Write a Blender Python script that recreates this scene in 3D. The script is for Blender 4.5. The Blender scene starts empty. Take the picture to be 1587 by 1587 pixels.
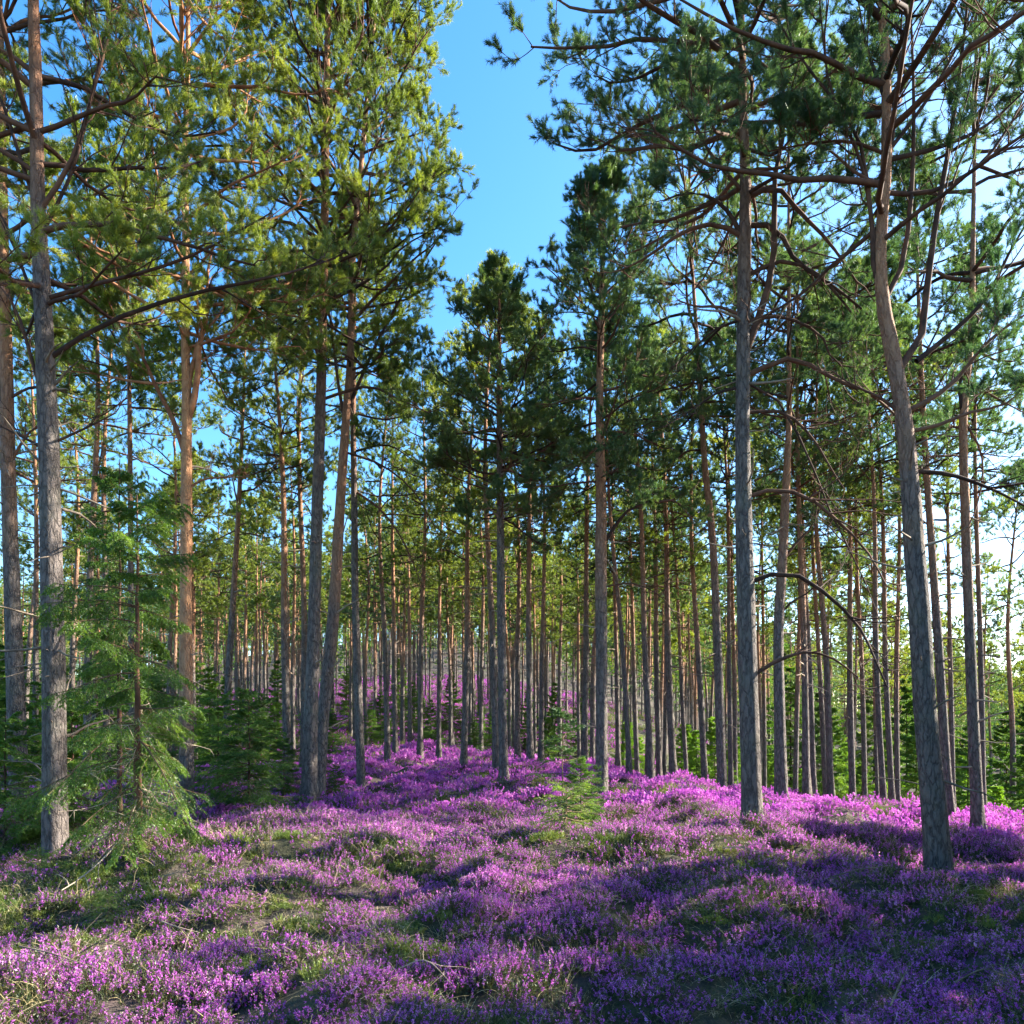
import bpy, math
import numpy as np
from mathutils import Vector

SC = bpy.context.scene
COL = SC.collection
R = math.radians

# ---------------------------------------------------------------- camera, sky, sun, exposure
F, CX, HZ, CAMZ = 1150.0, 793.5, 1130.0, 1.6      # focal length in px, centre column, horizon row, eye height
cd = bpy.data.cameras.new("camera"); cam = bpy.data.objects.new("camera", cd); COL.objects.link(cam)
cam.location = (0, 0, CAMZ); cam.rotation_euler = (R(90), 0, 0)
cd.sensor_width = 36; cd.lens = 36 * F / 1587; cd.shift_y = (HZ - 793.5) / 1587
cd.clip_start = 0.1; cd.clip_end = 2000
SC.camera = cam

SUN_AZ, SUN_EL = 74.0, 30.0                      # clockwise from the view direction, above the horizon
w = bpy.data.worlds.new("World"); SC.world = w; w.use_nodes = True
nt = w.node_tree; nt.nodes.clear()
out = nt.nodes.new("ShaderNodeOutputWorld"); bg = nt.nodes.new("ShaderNodeBackground")
sky = nt.nodes.new("ShaderNodeTexSky"); sky.sky_type = 'NISHITA'; sky.sun_disc = False
sky.sun_elevation = R(SUN_EL); sky.sun_rotation = R(SUN_AZ)
sky.air_density = 1.0; sky.dust_density = 0.9; sky.ozone_density = 1.8
hs = nt.nodes.new("ShaderNodeHueSaturation"); hs.inputs['Saturation'].default_value = 1.36; hs.inputs['Hue'].default_value = 0.500
nt.links.new(sky.outputs[0], hs.inputs['Color']); nt.links.new(hs.outputs[0], bg.inputs['Color'])
bg.inputs['Strength'].default_value = 0.098
nt.links.new(bg.outputs[0], out.inputs['Surface'])
sd = bpy.data.lights.new("sun", 'SUN'); sun = bpy.data.objects.new("sun", sd); COL.objects.link(sun)
sd.energy = 5.0; sd.angle = R(0.5); sd.color = (1.0, 0.93, 0.80)
sdir = Vector((math.sin(R(SUN_AZ)) * math.cos(R(SUN_EL)), math.cos(R(SUN_AZ)) * math.cos(R(SUN_EL)), math.sin(R(SUN_EL))))
sun.rotation_euler = (-sdir).to_track_quat('-Z', 'Y').to_euler(); sun.location = (40, 25, 30)
SC.view_settings.view_transform = 'Standard'; SC.view_settings.look = 'None'
SC.view_settings.gamma = 1; SC.view_settings.exposure = 2.4
SC.cycles.max_bounces = 6; SC.cycles.transmission_bounces = 4; SC.cycles.diffuse_bounces = 4
SC.cycles.use_adaptive_sampling = True; SC.cycles.adaptive_threshold = 0.02
try: SC.cycles.use_denoising = True
except Exception: pass

# ---------------------------------------------------------------- numeric helpers
def nrm(a): return a / (np.linalg.norm(a, axis=-1, keepdims=True) + 1e-9)

def px(x, row, d):
    """the point at depth d seen at column x, row `row` of the 1587 px photograph"""
    return np.array([(x - CX) / F * d, d, CAMZ + (HZ - row) / F * d])

class Geo:
    """collects vertices and faces (all faces of one size per chunk) for one mesh"""
    def __init__(s): s.v = []; s.f = []; s.n = 0; s.m = []
    def add(s, v, f, mat=0):
        v = np.asarray(v, dtype=np.float32).reshape(-1, 3); f = np.asarray(f, dtype=np.int64)
        s.v.append(v); s.f.append(f + s.n); s.m.append(np.full(len(f), mat, dtype=np.int32)); s.n += len(v)
    def mesh(s, name, mats, smooth=False):
        me = bpy.data.meshes.new(name)
        V = np.concatenate(s.v); idx = np.concatenate([f.ravel() for f in s.f]).astype(np.int32)
        tot = np.concatenate([np.full(len(f), f.shape[1], dtype=np.int32) for f in s.f])
        st = np.concatenate([[0], np.cumsum(tot)[:-1]]).astype(np.int32)
        me.vertices.add(len(V)); me.vertices.foreach_set("co", V.ravel())
        me.loops.add(len(idx)); me.loops.foreach_set("vertex_index", idx)
        me.polygons.add(len(tot)); me.polygons.foreach_set("loop_start", st)
        try: me.polygons.foreach_set("loop_total", tot)
        except Exception: pass
        for m in mats: me.materials.append(m)
        me.polygons.foreach_set("material_index", np.concatenate(s.m))
        me.polygons.foreach_set("use_smooth", np.full(len(tot), smooth))
        me.update(calc_edges=True); me.validate()
        return me

def grow(rng, S, D, L, k, up, wob):
    """n curves of k points from S along D, bending by `up` (k-1 values of z pull) and random wobble"""
    n = len(S); P = np.zeros((n, k, 3)); P[:, 0] = S; D = nrm(D)
    step = (np.broadcast_to(L, (n,)) / (k - 1))[:, None]
    for i in range(1, k):
        D = nrm(D + np.array([0, 0, up[i - 1] if np.ndim(up) else up]) + wob * rng.normal(size=(n, 3)))
        P[:, i] = P[:, i - 1] + D * step
    return P

def resample(pts, k):
    pts = np.asarray(pts, float); d = np.r_[0, np.cumsum(np.linalg.norm(np.diff(pts, axis=0), axis=1))]
    # Catmull-Rom through the points, then even spacing
    m = np.gradient(pts, d, axis=0); t = np.linspace(0, d[-1], 60); o = np.zeros((60, 3))
    for j, tt in enumerate(t):
        i = min(np.searchsorted(d, tt, side='right') - 1, len(d) - 2); h = d[i + 1] - d[i]; u = (tt - d[i]) / h
        o[j] = ((2*u**3-3*u**2+1)*pts[i] + (u**3-2*u**2+u)*h*m[i] + (-2*u**3+3*u**2)*pts[i+1] + (u**3-u**2)*h*m[i+1])
    d2 = np.r_[0, np.cumsum(np.linalg.norm(np.diff(o, axis=0), axis=1))]; s = np.linspace(0, d2[-1], k)
    return np.stack([np.interp(s, d2, o[:, c]) for c in range(3)], 1)

def tubes(geo, P, Rr, sides=5, mat=0, rough=0, rng=None):
    """n tubes through P (n,k,3) with radii Rr (n,k)"""
    n, k, _ = P.shape
    T = nrm(np.gradient(P, axis=1)); ref = np.where(np.abs(T[..., 2:3]) > 0.8, np.array([1., 0, 0]), np.array([0, 0, 1.]))
    ref = np.repeat(ref[:, :1], k, 1)
    U = nrm(np.cross(T, ref)); W = np.cross(T, U)
    a = np.arange(sides) / sides * 2 * np.pi
    rr = Rr[:, :, None] if Rr.ndim == 2 else Rr
    if rough: rr = rr * (1 + rough * rng.normal(size=(n, k, sides)))
    V = P[:, :, None] + (U[:, :, None] * np.cos(a)[None, None, :, None] + W[:, :, None] * np.sin(a)[None, None, :, None]) * np.broadcast_to(rr, (n, k, sides))[..., None]
    base = (np.arange(n) * k * sides)[:, None, None]; i = (np.arange(k - 1) * sides)[None, :, None]; j = np.arange(sides)[None, None, :]; j2 = (j + 1) % sides
    f = np.stack([base + i + j, base + i + j2, base + i + sides + j2, base + i + sides + j], -1).reshape(-1, 4)
    geo.add(V, f, mat)

def tufts(geo, rng, P, D, L, n, nl, nw, ang=(25, 60), mat=0, jit=0.25):
    """needle shoots: at each P along D a shoot of length L carrying n needles nl long and nw wide"""
    N = len(P); D = nrm(D + 0.0); r = rng.normal(size=(N, 3)); U = nrm(np.cross(D, r)); W = np.cross(D, U)
    s = (np.arange(n) + rng.random((N, n))) / n; ph = rng.random((N, n)) * 2 * np.pi
    A = np.radians(rng.uniform(ang[0], ang[1], (N, n)))
    L = np.broadcast_to(L, (N,))[:, None, None]
    rad = U[:, None] * np.cos(ph)[..., None] + W[:, None] * np.sin(ph)[..., None]
    d = nrm(D[:, None] * np.cos(A)[..., None] + rad * np.sin(A)[..., None] + 0.08 * rng.normal(size=(N, n, 3)))
    b = P[:, None] + D[:, None] * s[..., None] * L
    sd = nrm(np.cross(d, rng.normal(size=(N, n, 3)))) * nw / 2
    ln = nl * (1 + jit * rng.normal(size=(N, n, 1)))
    V = np.stack([b - sd, b + sd, b + d * ln], 2)
    geo.add(V, np.arange(N * n * 3).reshape(-1, 3), mat)

# ---------------------------------------------------------------- object helpers
def tag(o, label=None, cat=None, group=None, kind=None):
    if label: o['label'] = label
    if cat: o['category'] = cat
    if group: o['group'] = group
    if kind: o['kind'] = kind
    return o
def link(name, me, parent=None, loc=None):
    o = bpy.data.objects.new(name, me); COL.objects.link(o)
    if parent: o.parent = parent
    if loc is not None: o.location = loc
    return o
def empty(name, loc):
    o = bpy.data.objects.new(name, None); COL.objects.link(o); o.location = loc; o.empty_display_size = 0.3; return o

# ---------------------------------------------------------------- materials
def mat(name):
    m = bpy.data.materials.new(name); m.use_nodes = True; t = m.node_tree; t.nodes.clear()
    o = t.nodes.new("ShaderNodeOutputMaterial"); return m, t, o
def node(t, typ, **k):
    n = t.nodes.new("ShaderNode" + typ)
    for a, b in k.items(): setattr(n, a, b)
    return n
def ramp(t, fac, stops):
    r = node(t, "ValToRGB"); e = r.color_ramp.elements
    while len(e) < len(stops): e.new(0.5)
    for i, (p, c) in enumerate(stops): e[i].position = p; e[i].color = (*c, 1)
    t.links.new(fac, r.inputs[0]); return r.outputs[0]
def mix(t, fac, a, b, typ='MIX'):
    n = node(t, "Mix", data_type='RGBA', blend_type=typ)
    for s, v in ((0, fac), (6, a), (7, b)):
        if hasattr(v, 'links') or isinstance(v, bpy.types.NodeSocket): t.links.new(v, n.inputs[s])
        else: n.inputs[s].default_value = v if s == 0 else (*v, 1)
    return n.outputs[2]
def math_(t, op, a, b=0.0, c=None):
    n = node(t, "Math", operation=op)
    for i, v in enumerate((a, b) if c is None else (a, b, c)):
        if isinstance(v, bpy.types.NodeSocket): t.links.new(v, n.inputs[i])
        else: n.inputs[i].default_value = v
    return n.outputs[0]
def noise(t, vec, scale, detail=4, rough=0.6):
    n = node(t, "TexNoise"); n.inputs['Scale'].default_value = scale; n.inputs['Detail'].default_value = detail; n.inputs['Roughness'].default_value = rough
    if vec is not None: t.links.new(vec, n.inputs['Vector'])
    return n.outputs[0]

def foliage(name, stops, scale=1.3, transl=0.35, tcol=None, gloss=0.15):
    """leaf shader: diffuse + translucent, colour varied by clump and by plant"""
    m, t, o = mat(name)
    tc = node(t, "TexCoord"); oi = node(t, "ObjectInfo")
    n1 = noise(t, tc.outputs['Object'], scale, 3); n2 = noise(t, tc.outputs['Object'], scale * 9, 2)
    f = math_(t, 'MULTIPLY_ADD', n2, 0.45, math_(t, 'MULTIPLY_ADD', n1, 1.2, -0.35))
    f = math_(t, 'ADD', f, math_(t, 'MULTIPLY_ADD', oi.outputs['Random'], 0.3, -0.15))
    c = ramp(t, f, stops)
    d = node(t, "BsdfDiffuse"); t.links.new(c, d.inputs[0])
    tr = node(t, "BsdfTranslucent"); c2 = mix(t, 1.0, c, tcol or (1.45, 1.4, 0.6), 'MULTIPLY'); t.links.new(c2, tr.inputs[0])
    ms = node(t, "MixShader"); ms.inputs[0].default_value = transl; t.links.new(d.outputs[0], ms.inputs[1]); t.links.new(tr.outputs[0], ms.inputs[2])
    g = node(t, "BsdfGlossy"); g.inputs['Roughness'].default_value = 0.45; g.inputs[0].default_value = (0.6, 0.65, 0.6, 1)
    m2 = node(t, "MixShader"); m2.inputs[0].default_value = gloss * 0.4; t.links.new(ms.outputs[0], m2.inputs[1]); t.links.new(g.outputs[0], m2.inputs[2])
    t.links.new(m2.outputs[0], o.inputs[0]); return m

def bark(name, zlo, zhi, grey=((0.022, 0.018, 0.018), (0.27, 0.225, 0.20)), orange=((0.16, 0.06, 0.035), (0.52, 0.25, 0.12)), scale=1.0):
    m, t, o = mat(name)
    tc = node(t, "TexCoord"); oi = node(t, "ObjectInfo"); mp = node(t, "Mapping"); mp.inputs['Scale'].default_value = (9.5 * scale, 9.5 * scale, 2.8 * scale)
    t.links.new(tc.outputs['Object'], mp.inputs[0])
    wob = node(t, "TexNoise"); wob.inputs['Scale'].default_value = 2.5; t.links.new(mp.outputs[0], wob.inputs['Vector'])
    add = node(t, "VectorMath", operation='MULTIPLY_ADD'); t.links.new(wob.outputs['Color'], add.inputs[0]); add.inputs[1].default_value = (0.9, 0.9, 0.9); t.links.new(mp.outputs[0], add.inputs[2])
    vo = node(t, "TexVoronoi", feature='DISTANCE_TO_EDGE'); vo.inputs['Scale'].default_value = 1.3; t.links.new(add.outputs[0], vo.inputs['Vector'])
    crack = ramp(t, vo.outputs[0], [(0.0, (0, 0, 0)), (0.14, (0.7, 0.7, 0.7)), (0.5, (1, 1, 1))])
    fine = noise(t, add.outputs[0], 4.0, 5, 0.7)
    plate = node(t, "TexVoronoi"); plate.inputs['Scale'].default_value = 1.3; t.links.new(add.outputs[0], plate.inputs['Vector'])
    v = mix(t, 0.5, crack, ramp(t, fine, [(0.25, (0, 0, 0)), (0.75, (1, 1, 1))]))
    g = mix(t, v, grey[0], grey[1])
    big = noise(t, tc.outputs['Object'], 1.6, 3)
    lich = ramp(t, big, [(0.5, (0, 0, 0)), (0.68, (1, 1, 1))])
    g = mix(t, math_(t, 'MULTIPLY', lich, 0.35), g, (0.17, 0.18, 0.13))
    v2 = math_(t, 'MULTIPLY_ADD', v, 0.6, math_(t, 'MULTIPLY', fine, 0.45))
    og = mix(t, v2, orange[0], orange[1])
    sx = node(t, "SeparateXYZ"); t.links.new(tc.outputs['Object'], sx.inputs[0])
    zz = math_(t, 'ADD', sx.outputs[2], math_(t, 'MULTIPLY_ADD', big, 5.0, -2.5))
    zz = math_(t, 'ADD', zz, math_(t, 'MULTIPLY_ADD', oi.outputs['Random'], 2.0, -1.0))
    mr = node(t, "MapRange", clamp=True); t.links.new(zz, mr.inputs[0]); mr.inputs[1].default_value = zlo; mr.inputs[2].default_value = zhi
    c = mix(t, mr.outputs[0], g, og)
    p = node(t, "BsdfPrincipled"); t.links.new(c, p.inputs['Base Color']); p.inputs['Roughness'].default_value = 0.85
    p.inputs['Specular IOR Level'].default_value = 0.25
    bp = node(t, "Bump"); bp.inputs['Strength'].default_value = 1.0; bp.inputs['Distance'].default_value = 0.07; t.links.new(v, bp.inputs['Height'])
    t.links.new(bp.outputs[0], p.inputs['Normal'])
    t.links.new(p.outputs[0], o.inputs[0]); return m

def simple(name, c1, c2, scale=8, rough=0.9, transl=0):
    m, t, o = mat(name); tc = node(t, "TexCoord"); n = noise(t, tc.outputs['Object'], scale, 5)
    oi = node(t, "ObjectInfo"); f = math_(t, 'ADD', n, math_(t, 'MULTIPLY_ADD', oi.outputs['Random'], 0.4, -0.2))
    c = ramp(t, f, [(0.3, c1), (0.7, c2)])
    p = node(t, "BsdfPrincipled"); t.links.new(c, p.inputs['Base Color']); p.inputs['Roughness'].default_value = rough
    p.inputs['Specular IOR Level'].default_value = 0.2
    sh = p.outputs[0]
    if transl:
        tr = node(t, "BsdfTranslucent"); t.links.new(c, tr.inputs[0]); ms = node(t, "MixShader"); ms.inputs[0].default_value = transl
        t.links.new(sh, ms.inputs[1]); t.links.new(tr.outputs[0], ms.inputs[2]); sh = ms.outputs[0]
    t.links.new(sh, o.inputs[0]); return m

M_bark = bark("pine_bark", 4.0, 8.0, orange=((0.18, 0.075, 0.045), (0.62, 0.33, 0.18)))
M_bark_orange_lit = bark("sunlit_orange_pine_bark", 1.8, 4.2, orange=((0.30, 0.12, 0.06), (0.82, 0.44, 0.22)))  # orange upper bark, its colour brightened to stand in for sunlight
M_bark_grey = bark("grey_pine_bark", 7.0, 12.0)
M_branch = simple("branch_bark", (0.035, 0.02, 0.015), (0.13, 0.065, 0.04), 6)
M_limb_orange = simple("orange_branch_bark", (0.16, 0.06, 0.03), (0.42, 0.2, 0.1), 6)
M_dead = simple("dead_wood", (0.10, 0.075, 0.055), (0.34, 0.27, 0.20), 5)
M_twig = simple("twig", (0.10, 0.06, 0.035), (0.22, 0.15, 0.09), 9)
M_pine = foliage("pine_needles", [(0.15, (0.045, 0.085, 0.022)), (0.5, (0.15, 0.20, 0.034)), (0.85, (0.31, 0.33, 0.055))], 0.9, 0.6)
M_pine_blue_shade = foliage("shade_blue_pine_needles", [(0.15, (0.028, 0.075, 0.044)), (0.5, (0.075, 0.140, 0.058)), (0.85, (0.18, 0.23, 0.07))], 0.9, 0.5)  # bluish shade of the right-hand crowns put into the needle colour
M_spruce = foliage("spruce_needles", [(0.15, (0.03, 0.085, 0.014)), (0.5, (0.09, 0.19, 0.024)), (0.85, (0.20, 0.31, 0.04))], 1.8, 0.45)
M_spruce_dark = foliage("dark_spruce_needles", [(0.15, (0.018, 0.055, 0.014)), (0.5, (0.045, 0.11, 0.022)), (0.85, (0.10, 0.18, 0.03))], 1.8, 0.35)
M_spruce_lit = foliage("sunlit_spruce_needles", [(0.15, (0.04, 0.10, 0.014)), (0.5, (0.13, 0.23, 0.026)), (0.85, (0.28, 0.37, 0.05))], 2.2, 0.55)  # spruce needles with sunlit brightness put into the colour
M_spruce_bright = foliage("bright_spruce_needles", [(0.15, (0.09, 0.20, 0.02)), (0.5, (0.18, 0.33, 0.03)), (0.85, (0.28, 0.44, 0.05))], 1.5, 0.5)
M_flower = foliage("heather_flowers", [(0.1, (0.31, 0.05, 0.38)), (0.5, (0.55, 0.14, 0.52)), (0.9, (0.88, 0.48, 0.78))], 6, 0.45, (1.1, 0.95, 1.15), 0.05)
M_hleaf = foliage("heather_leaves", [(0.15, (0.020, 0.036, 0.010)), (0.5, (0.060, 0.075, 0.020)), (0.85, (0.19, 0.155, 0.07))], 6, 0.3)
M_moss = foliage("moss_leaves", [(0.15, (0.05, 0.09, 0.015)), (0.5, (0.12, 0.17, 0.025)), (0.85, (0.25, 0.26, 0.05))], 5, 0.35)
M_straw = simple("straw", (0.30, 0.24, 0.11), (0.60, 0.50, 0.28), 5, 0.8, 0.3)

# ---------------------------------------------------------------- terrain
CP = [(85,1345,10),(25,1240,13.5),(288,1256,14),(478,1242,17),(560,1220,21),(780,1216,19),(932,1222,17.5),(1165,1276,10.8),
      (1455,1352,9.6),(1515,1282,15),(1210,1230,17),(1120,1223,20),(650,1165,32),(718,1190,26),(1470,1258,17.5),(1370,1246,18.5),
      (1008,1203,23),(878,1286,10.4),(215,1316,8.6),(380,1250,15),(600,1275,12.5),(700,1340,8.3),(1040,1300,10.0),
      (150,1420,6.6),(400,1420,6.4),(900,1400,6.9),(1300,1440,5.9),(100,1560,4.1),(793,1560,4.2),(1500,1560,4.1),(1587,1290,14.5),
      (450,1195,22),(820,1183,24),(1250,1236,18)]
pts = [(px(a, b, c)[0], c, px(a, b, c)[2] - (.17 if c < 26 else 0)) for a, b, c in CP]
pts += [(.5, 12.4, -.22), (.2, 9.4, -.05), (-3.2, 10.6, .12), (2.6, 8.9, .05)]
pts += [(0,0,0.02),(-8,0,0),(8,0,-.1),(0,-10,0),(14,6,-0.5),(20,14,-1.4),(16,24,-2.4),(9,32,-2.0),(4,40,-1.0),(-3,42,0.4),(30,30,-4.5),
        (-9,52,2.0),(-22,60,2.2),(0,62,3.0),(-32,40,0.4),(12,70,2.4),(30,70,-3),(45,50,-6),(-14,12,-0.1),(-18,24,-0.2),(-10,30,-0.3),
        (-3,80,6),(-40,80,4),(40,100,-3),(-15,-20,0),(20,-20,-1),(0,120,14),(-90,120,8),(90,120,-3),(-100,0,0),(110,0,-9),(0,-100,0),
        (0,200,26),(-100,200,12),(110,200,2),(0,320,30),(-320,320,14),(320,320,-8),(-320,0,0),(320,0,-10),(0,-320,0),(-320,-320,0),(320,-320,-8)]
pts = np.array(pts); PS = 10.0
def tps(a, b):
    r2 = ((a[:, None] - b[None]) ** 2).sum(-1); return 0.5 * r2 * np.log(r2 + 1e-9)
XY = pts[:, :2] / PS; n = len(XY)
K = tps(XY, XY) + 0.0008 * np.eye(n); Q = np.c_[np.ones(n), XY]
A = np.block([[K, Q], [Q.T, np.zeros((3, 3))]]); sol = np.linalg.solve(A, np.r_[pts[:, 2], 0, 0, 0])
_rs = np.random.default_rng(3)
WV = [(l, a, _rs.random() * 6.28, _rs.random() * 6.28, _rs.random() * 3.14) for l, a in
      [(5.2, .09), (3.9, .10), (3.1, .09), (2.4, .08), (1.9, .07), (1.45, .055), (1.1, .045), (.8, .03), (.6, .02)]]
def hum(x, y):
    h = 0
    for l, a, p1, p2, th in WV:
        u = x * math.cos(th) + y * math.sin(th); v = -x * math.sin(th) + y * math.cos(th)
        h = h + a * np.sin(u * 6.283 / l + p1 + 0.8 * np.sin(v * 6.283 / l / 1.7 + p2)) * np.cos(v * 6.283 / l / 1.3 + p2)
    return h
def ground(x, y):
    x = np.atleast_1d(np.asarray(x, float)); y = np.atleast_1d(np.asarray(y, float)); sh = x.shape
    q = np.c_[x.ravel(), y.ravel()] / PS; z = np.zeros(len(q))
    for i in range(0, len(q), 20000):
        c = q[i:i + 20000]; z[i:i + 20000] = tps(c, XY) @ sol[:n] + np.c_[np.ones(len(c)), c] @ sol[n:]
    d = np.hypot(x, y).ravel(); fade = np.clip(1.6 - d / 60, 0.3, 1)
    return (z + hum(x, y).ravel() * fade).reshape(sh)
def gz(x, y): return float(ground(x, y)[0])

NG = 420
u = np.linspace(-1, 1, NG); gx = 420 * np.sinh(5.6 * u) / np.sinh(5.6); gy = 9 + gx
X, Y = np.meshgrid(gx, gy); Z = ground(X, Y)
g = Geo(); i = np.arange(NG - 1); I, J = np.meshgrid(i, i); b = (J * NG + I).ravel()
g.add(np.stack([X, Y, Z], -1), np.stack([b, b + 1, b + NG + 1, b + NG], 1))
m, t, o = mat("heath_soil"); tc = node(t, "TexCoord")
n1 = noise(t, tc.outputs['Object'], 0.5, 5); n2 = noise(t, tc.outputs['Object'], 7, 6, 0.7)
c = ramp(t, n2, [(0.3, (0.018, 0.016, 0.008)), (0.55, (0.045, 0.045, 0.016)), (0.75, (0.10, 0.08, 0.035))])
c2 = ramp(t, n2, [(0.3, (0.04, 0.025, 0.028)), (0.7, (0.14, 0.075, 0.10))])
cc = mix(t, ramp(t, n1, [(0.45, (0, 0, 0)), (0.6, (0.6, 0.6, 0.6))]), c, c2)
p = node(t, "BsdfPrincipled"); t.links.new(cc, p.inputs['Base Color']); p.inputs['Roughness'].default_value = 0.95
bp = node(t, "Bump"); bp.inputs['Distance'].default_value = 0.08; t.links.new(n2, bp.inputs['Height']); t.links.new(bp.outputs[0], p.inputs['Normal'])
t.links.new(p.outputs[0], o.inputs[0])
tag(link("ground", g.mesh("ground", [m], True)), kind='structure')

# ---------------------------------------------------------------- pines
def pine_skeleton(rng, trunk, crown_z, H, rad, n1, n2, n3, prof, side=None, extra=None):
    """limbs of a pine whose trunk runs through `trunk` (k,3); returns limb curves per level"""
    tz = trunk[:, 2]
    u = np.sort(rng.random(n1)) ** 0.9; h = crown_z + (H - crown_z) * u * 0.985
    az = np.arange(n1) * 2.399 + rng.normal(size=n1) * 0.5
    L = rad * np.interp(u, *prof) * rng.uniform(0.72, 1.12, n1)
    if side is not None: L = L * side(az, h)
    S = np.stack([np.interp(h, tz, trunk[:, c]) for c in range(3)], 1)
    el = np.radians(np.interp(u, [0, .5, 1], [5, 28, 62]) + rng.normal(size=n1) * 10)
    D = np.stack([np.cos(az) * np.cos(el), np.sin(az) * np.cos(el), np.sin(el)], 1)
    k1 = 9
    P1 = grow(rng, S, D, L, k1, np.linspace(-0.08, 0.14, k1 - 1), 0.13)
    if extra is not None and len(extra):
        E = np.stack([resample(e, k1) for e in extra]); P1 = np.concatenate([E, P1])
        L = np.r_[[np.linalg.norm(np.diff(e, axis=0), axis=1).sum() for e in E], L]
    N = len(P1); T1 = nrm(np.gradient(P1, axis=1))
    # second order
    s = rng.uniform(0.28, 1.0, (N, n2)); s[:, -1] = 0.99; idx = s * (k1 - 1); i0 = np.minimum(idx.astype(int), k1 - 2); fr = (idx - i0)[..., None]
    a = np.arange(N)[:, None]
    S2 = P1[a, i0] * (1 - fr) + P1[a, i0 + 1] * fr; T = T1[a, i0]
    perp = nrm(np.cross(T, np.array([0, 0, 1.]))) * np.where(rng.random((N, n2, 1)) < .5, -1, 1)
    D2 = nrm(T * rng.uniform(.4, 1, (N, n2, 1)) + perp * rng.uniform(.3, 1, (N, n2, 1)) + np.array([0, 0, 1.]) * rng.uniform(-.35, .55, (N, n2, 1)))
    L2 = (np.minimum(L, 2.6)[:, None] * 0.42 * (1.15 - 0.6 * s) * rng.uniform(.6, 1.2, (N, n2)) + 0.12).ravel()
    S2 = S2.reshape(-1, 3); D2 = D2.reshape(-1, 3)
    k2 = 5; P2 = grow(rng, S2, D2, L2, k2, 0.08, 0.2); T2 = nrm(np.gradient(P2, axis=1))
    N2 = len(P2); s3 = rng.uniform(0.3, 1.0, (N2, n3)); s3[:, -1] = .99; idx = s3 * (k2 - 1); i0 = np.minimum(idx.astype(int), k2 - 2); fr = (idx - i0)[..., None]; a = np.arange(N2)[:, None]
    S3 = (P2[a, i0] * (1 - fr) + P2[a, i0 + 1] * fr).reshape(-1, 3)
    D3 = nrm(T2[a, i0] * .8 + rng.normal(size=(N2, n3, 3)) * .6 + np.array([0, 0, .25])).reshape(-1, 3)
    L3 = (rng.uniform(.16, .42, (N2, n3)) * np.clip(L2[:, None] / .8, .5, 1.2)).ravel()
    P3 = grow(rng, S3, D3, L3, 4, 0.12, 0.22)
    return P1, L, P2, L2, P3, L3

def pine_tufts(rng, geo, P3, per, n, nl, nw, mat=0, keep=1.0):
    T3 = nrm(np.gradient(P3, axis=1)); N3 = len(P3)
    sel = np.repeat(np.arange(N3), per); s = rng.uniform(0.25, 1.0, len(sel)) * 3; i0 = np.minimum(s.astype(int), 2); fr = (s - i0)[:, None]
    P = P3[sel, i0] * (1 - fr) + P3[sel, i0 + 1] * fr
    D = nrm(T3[sel, i0] + rng.normal(size=P.shape) * .35 + np.array([0, 0, .3]))
    if keep < 1: k = rng.random(len(P)) < keep; P, D = P[k], D[k]
    tufts(geo, rng, P, D, 0.10, n, nl, nw, (20, 62), mat)

PROF = ([0, .12, .4, .75, 1], [.55, .95, 1.0, .62, .12])
def trunk_mesh(rng, pts, rads, k, sides, mats, stubs=10, stub_z=(2, 8), burls=True):
    P = resample(pts, k); d = np.linspace(0, 1, k)
    src = np.r_[0, np.cumsum(np.linalg.norm(np.diff(np.asarray(pts), axis=0), axis=1))]; rr = np.interp(d, src / src[-1], rads)
    P = P.copy(); P[:, :2] += np.cumsum(rng.normal(size=(k, 2)), 0) * 0.0015
    flare = 1 + 0.45 * np.exp(-((P[:, 2] - P[0, 2])) / 0.2)
    zz = np.clip(P[:, 2] - P[0, 2], 0, None)[:, None]; th = np.arange(sides)[None] / sides * 6.283
    lobe = 1 + np.exp(-zz / .22) * (.16 * np.cos(4 * th + rng.random() * 6) + .12 * np.cos(3 * th + rng.random() * 6)) + .02 * np.cos(2 * th + rng.random() * 6 + zz)
    g = Geo(); tubes(g, P[None], ((rr * flare)[:, None] * lobe)[None], sides, 0, 0.022, rng)
    if stubs:
        h = rng.uniform(*stub_z, stubs); az = rng.random(stubs) * 6.28; S = np.stack([np.interp(h, P[:, 2], P[:, c]) for c in range(3)], 1)
        D = np.stack([np.cos(az), np.sin(az), rng.uniform(-.3, .5, stubs)], 1); L = rng.uniform(.12, .9, stubs) ** 1.3 + np.interp(h, P[:, 2], rr)
        Q = grow(rng, S, D, L, 5, rng.uniform(-.15, .15, 4), .16); r0 = rng.uniform(.008, .022, (stubs, 1))
        tubes(g, Q, r0 * np.array([1.5, 1, .8, .6, .25]), 5, 1)
    return g.mesh("trunk", mats, True), P, rr

def limb_radii(P1, L, r0=None):
    k = P1.shape[1]; base = np.clip(0.013 * L + 0.012, .012, .06) if r0 is None else r0
    return base[:, None] * np.linspace(1, .22, k) ** 0.8

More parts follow.
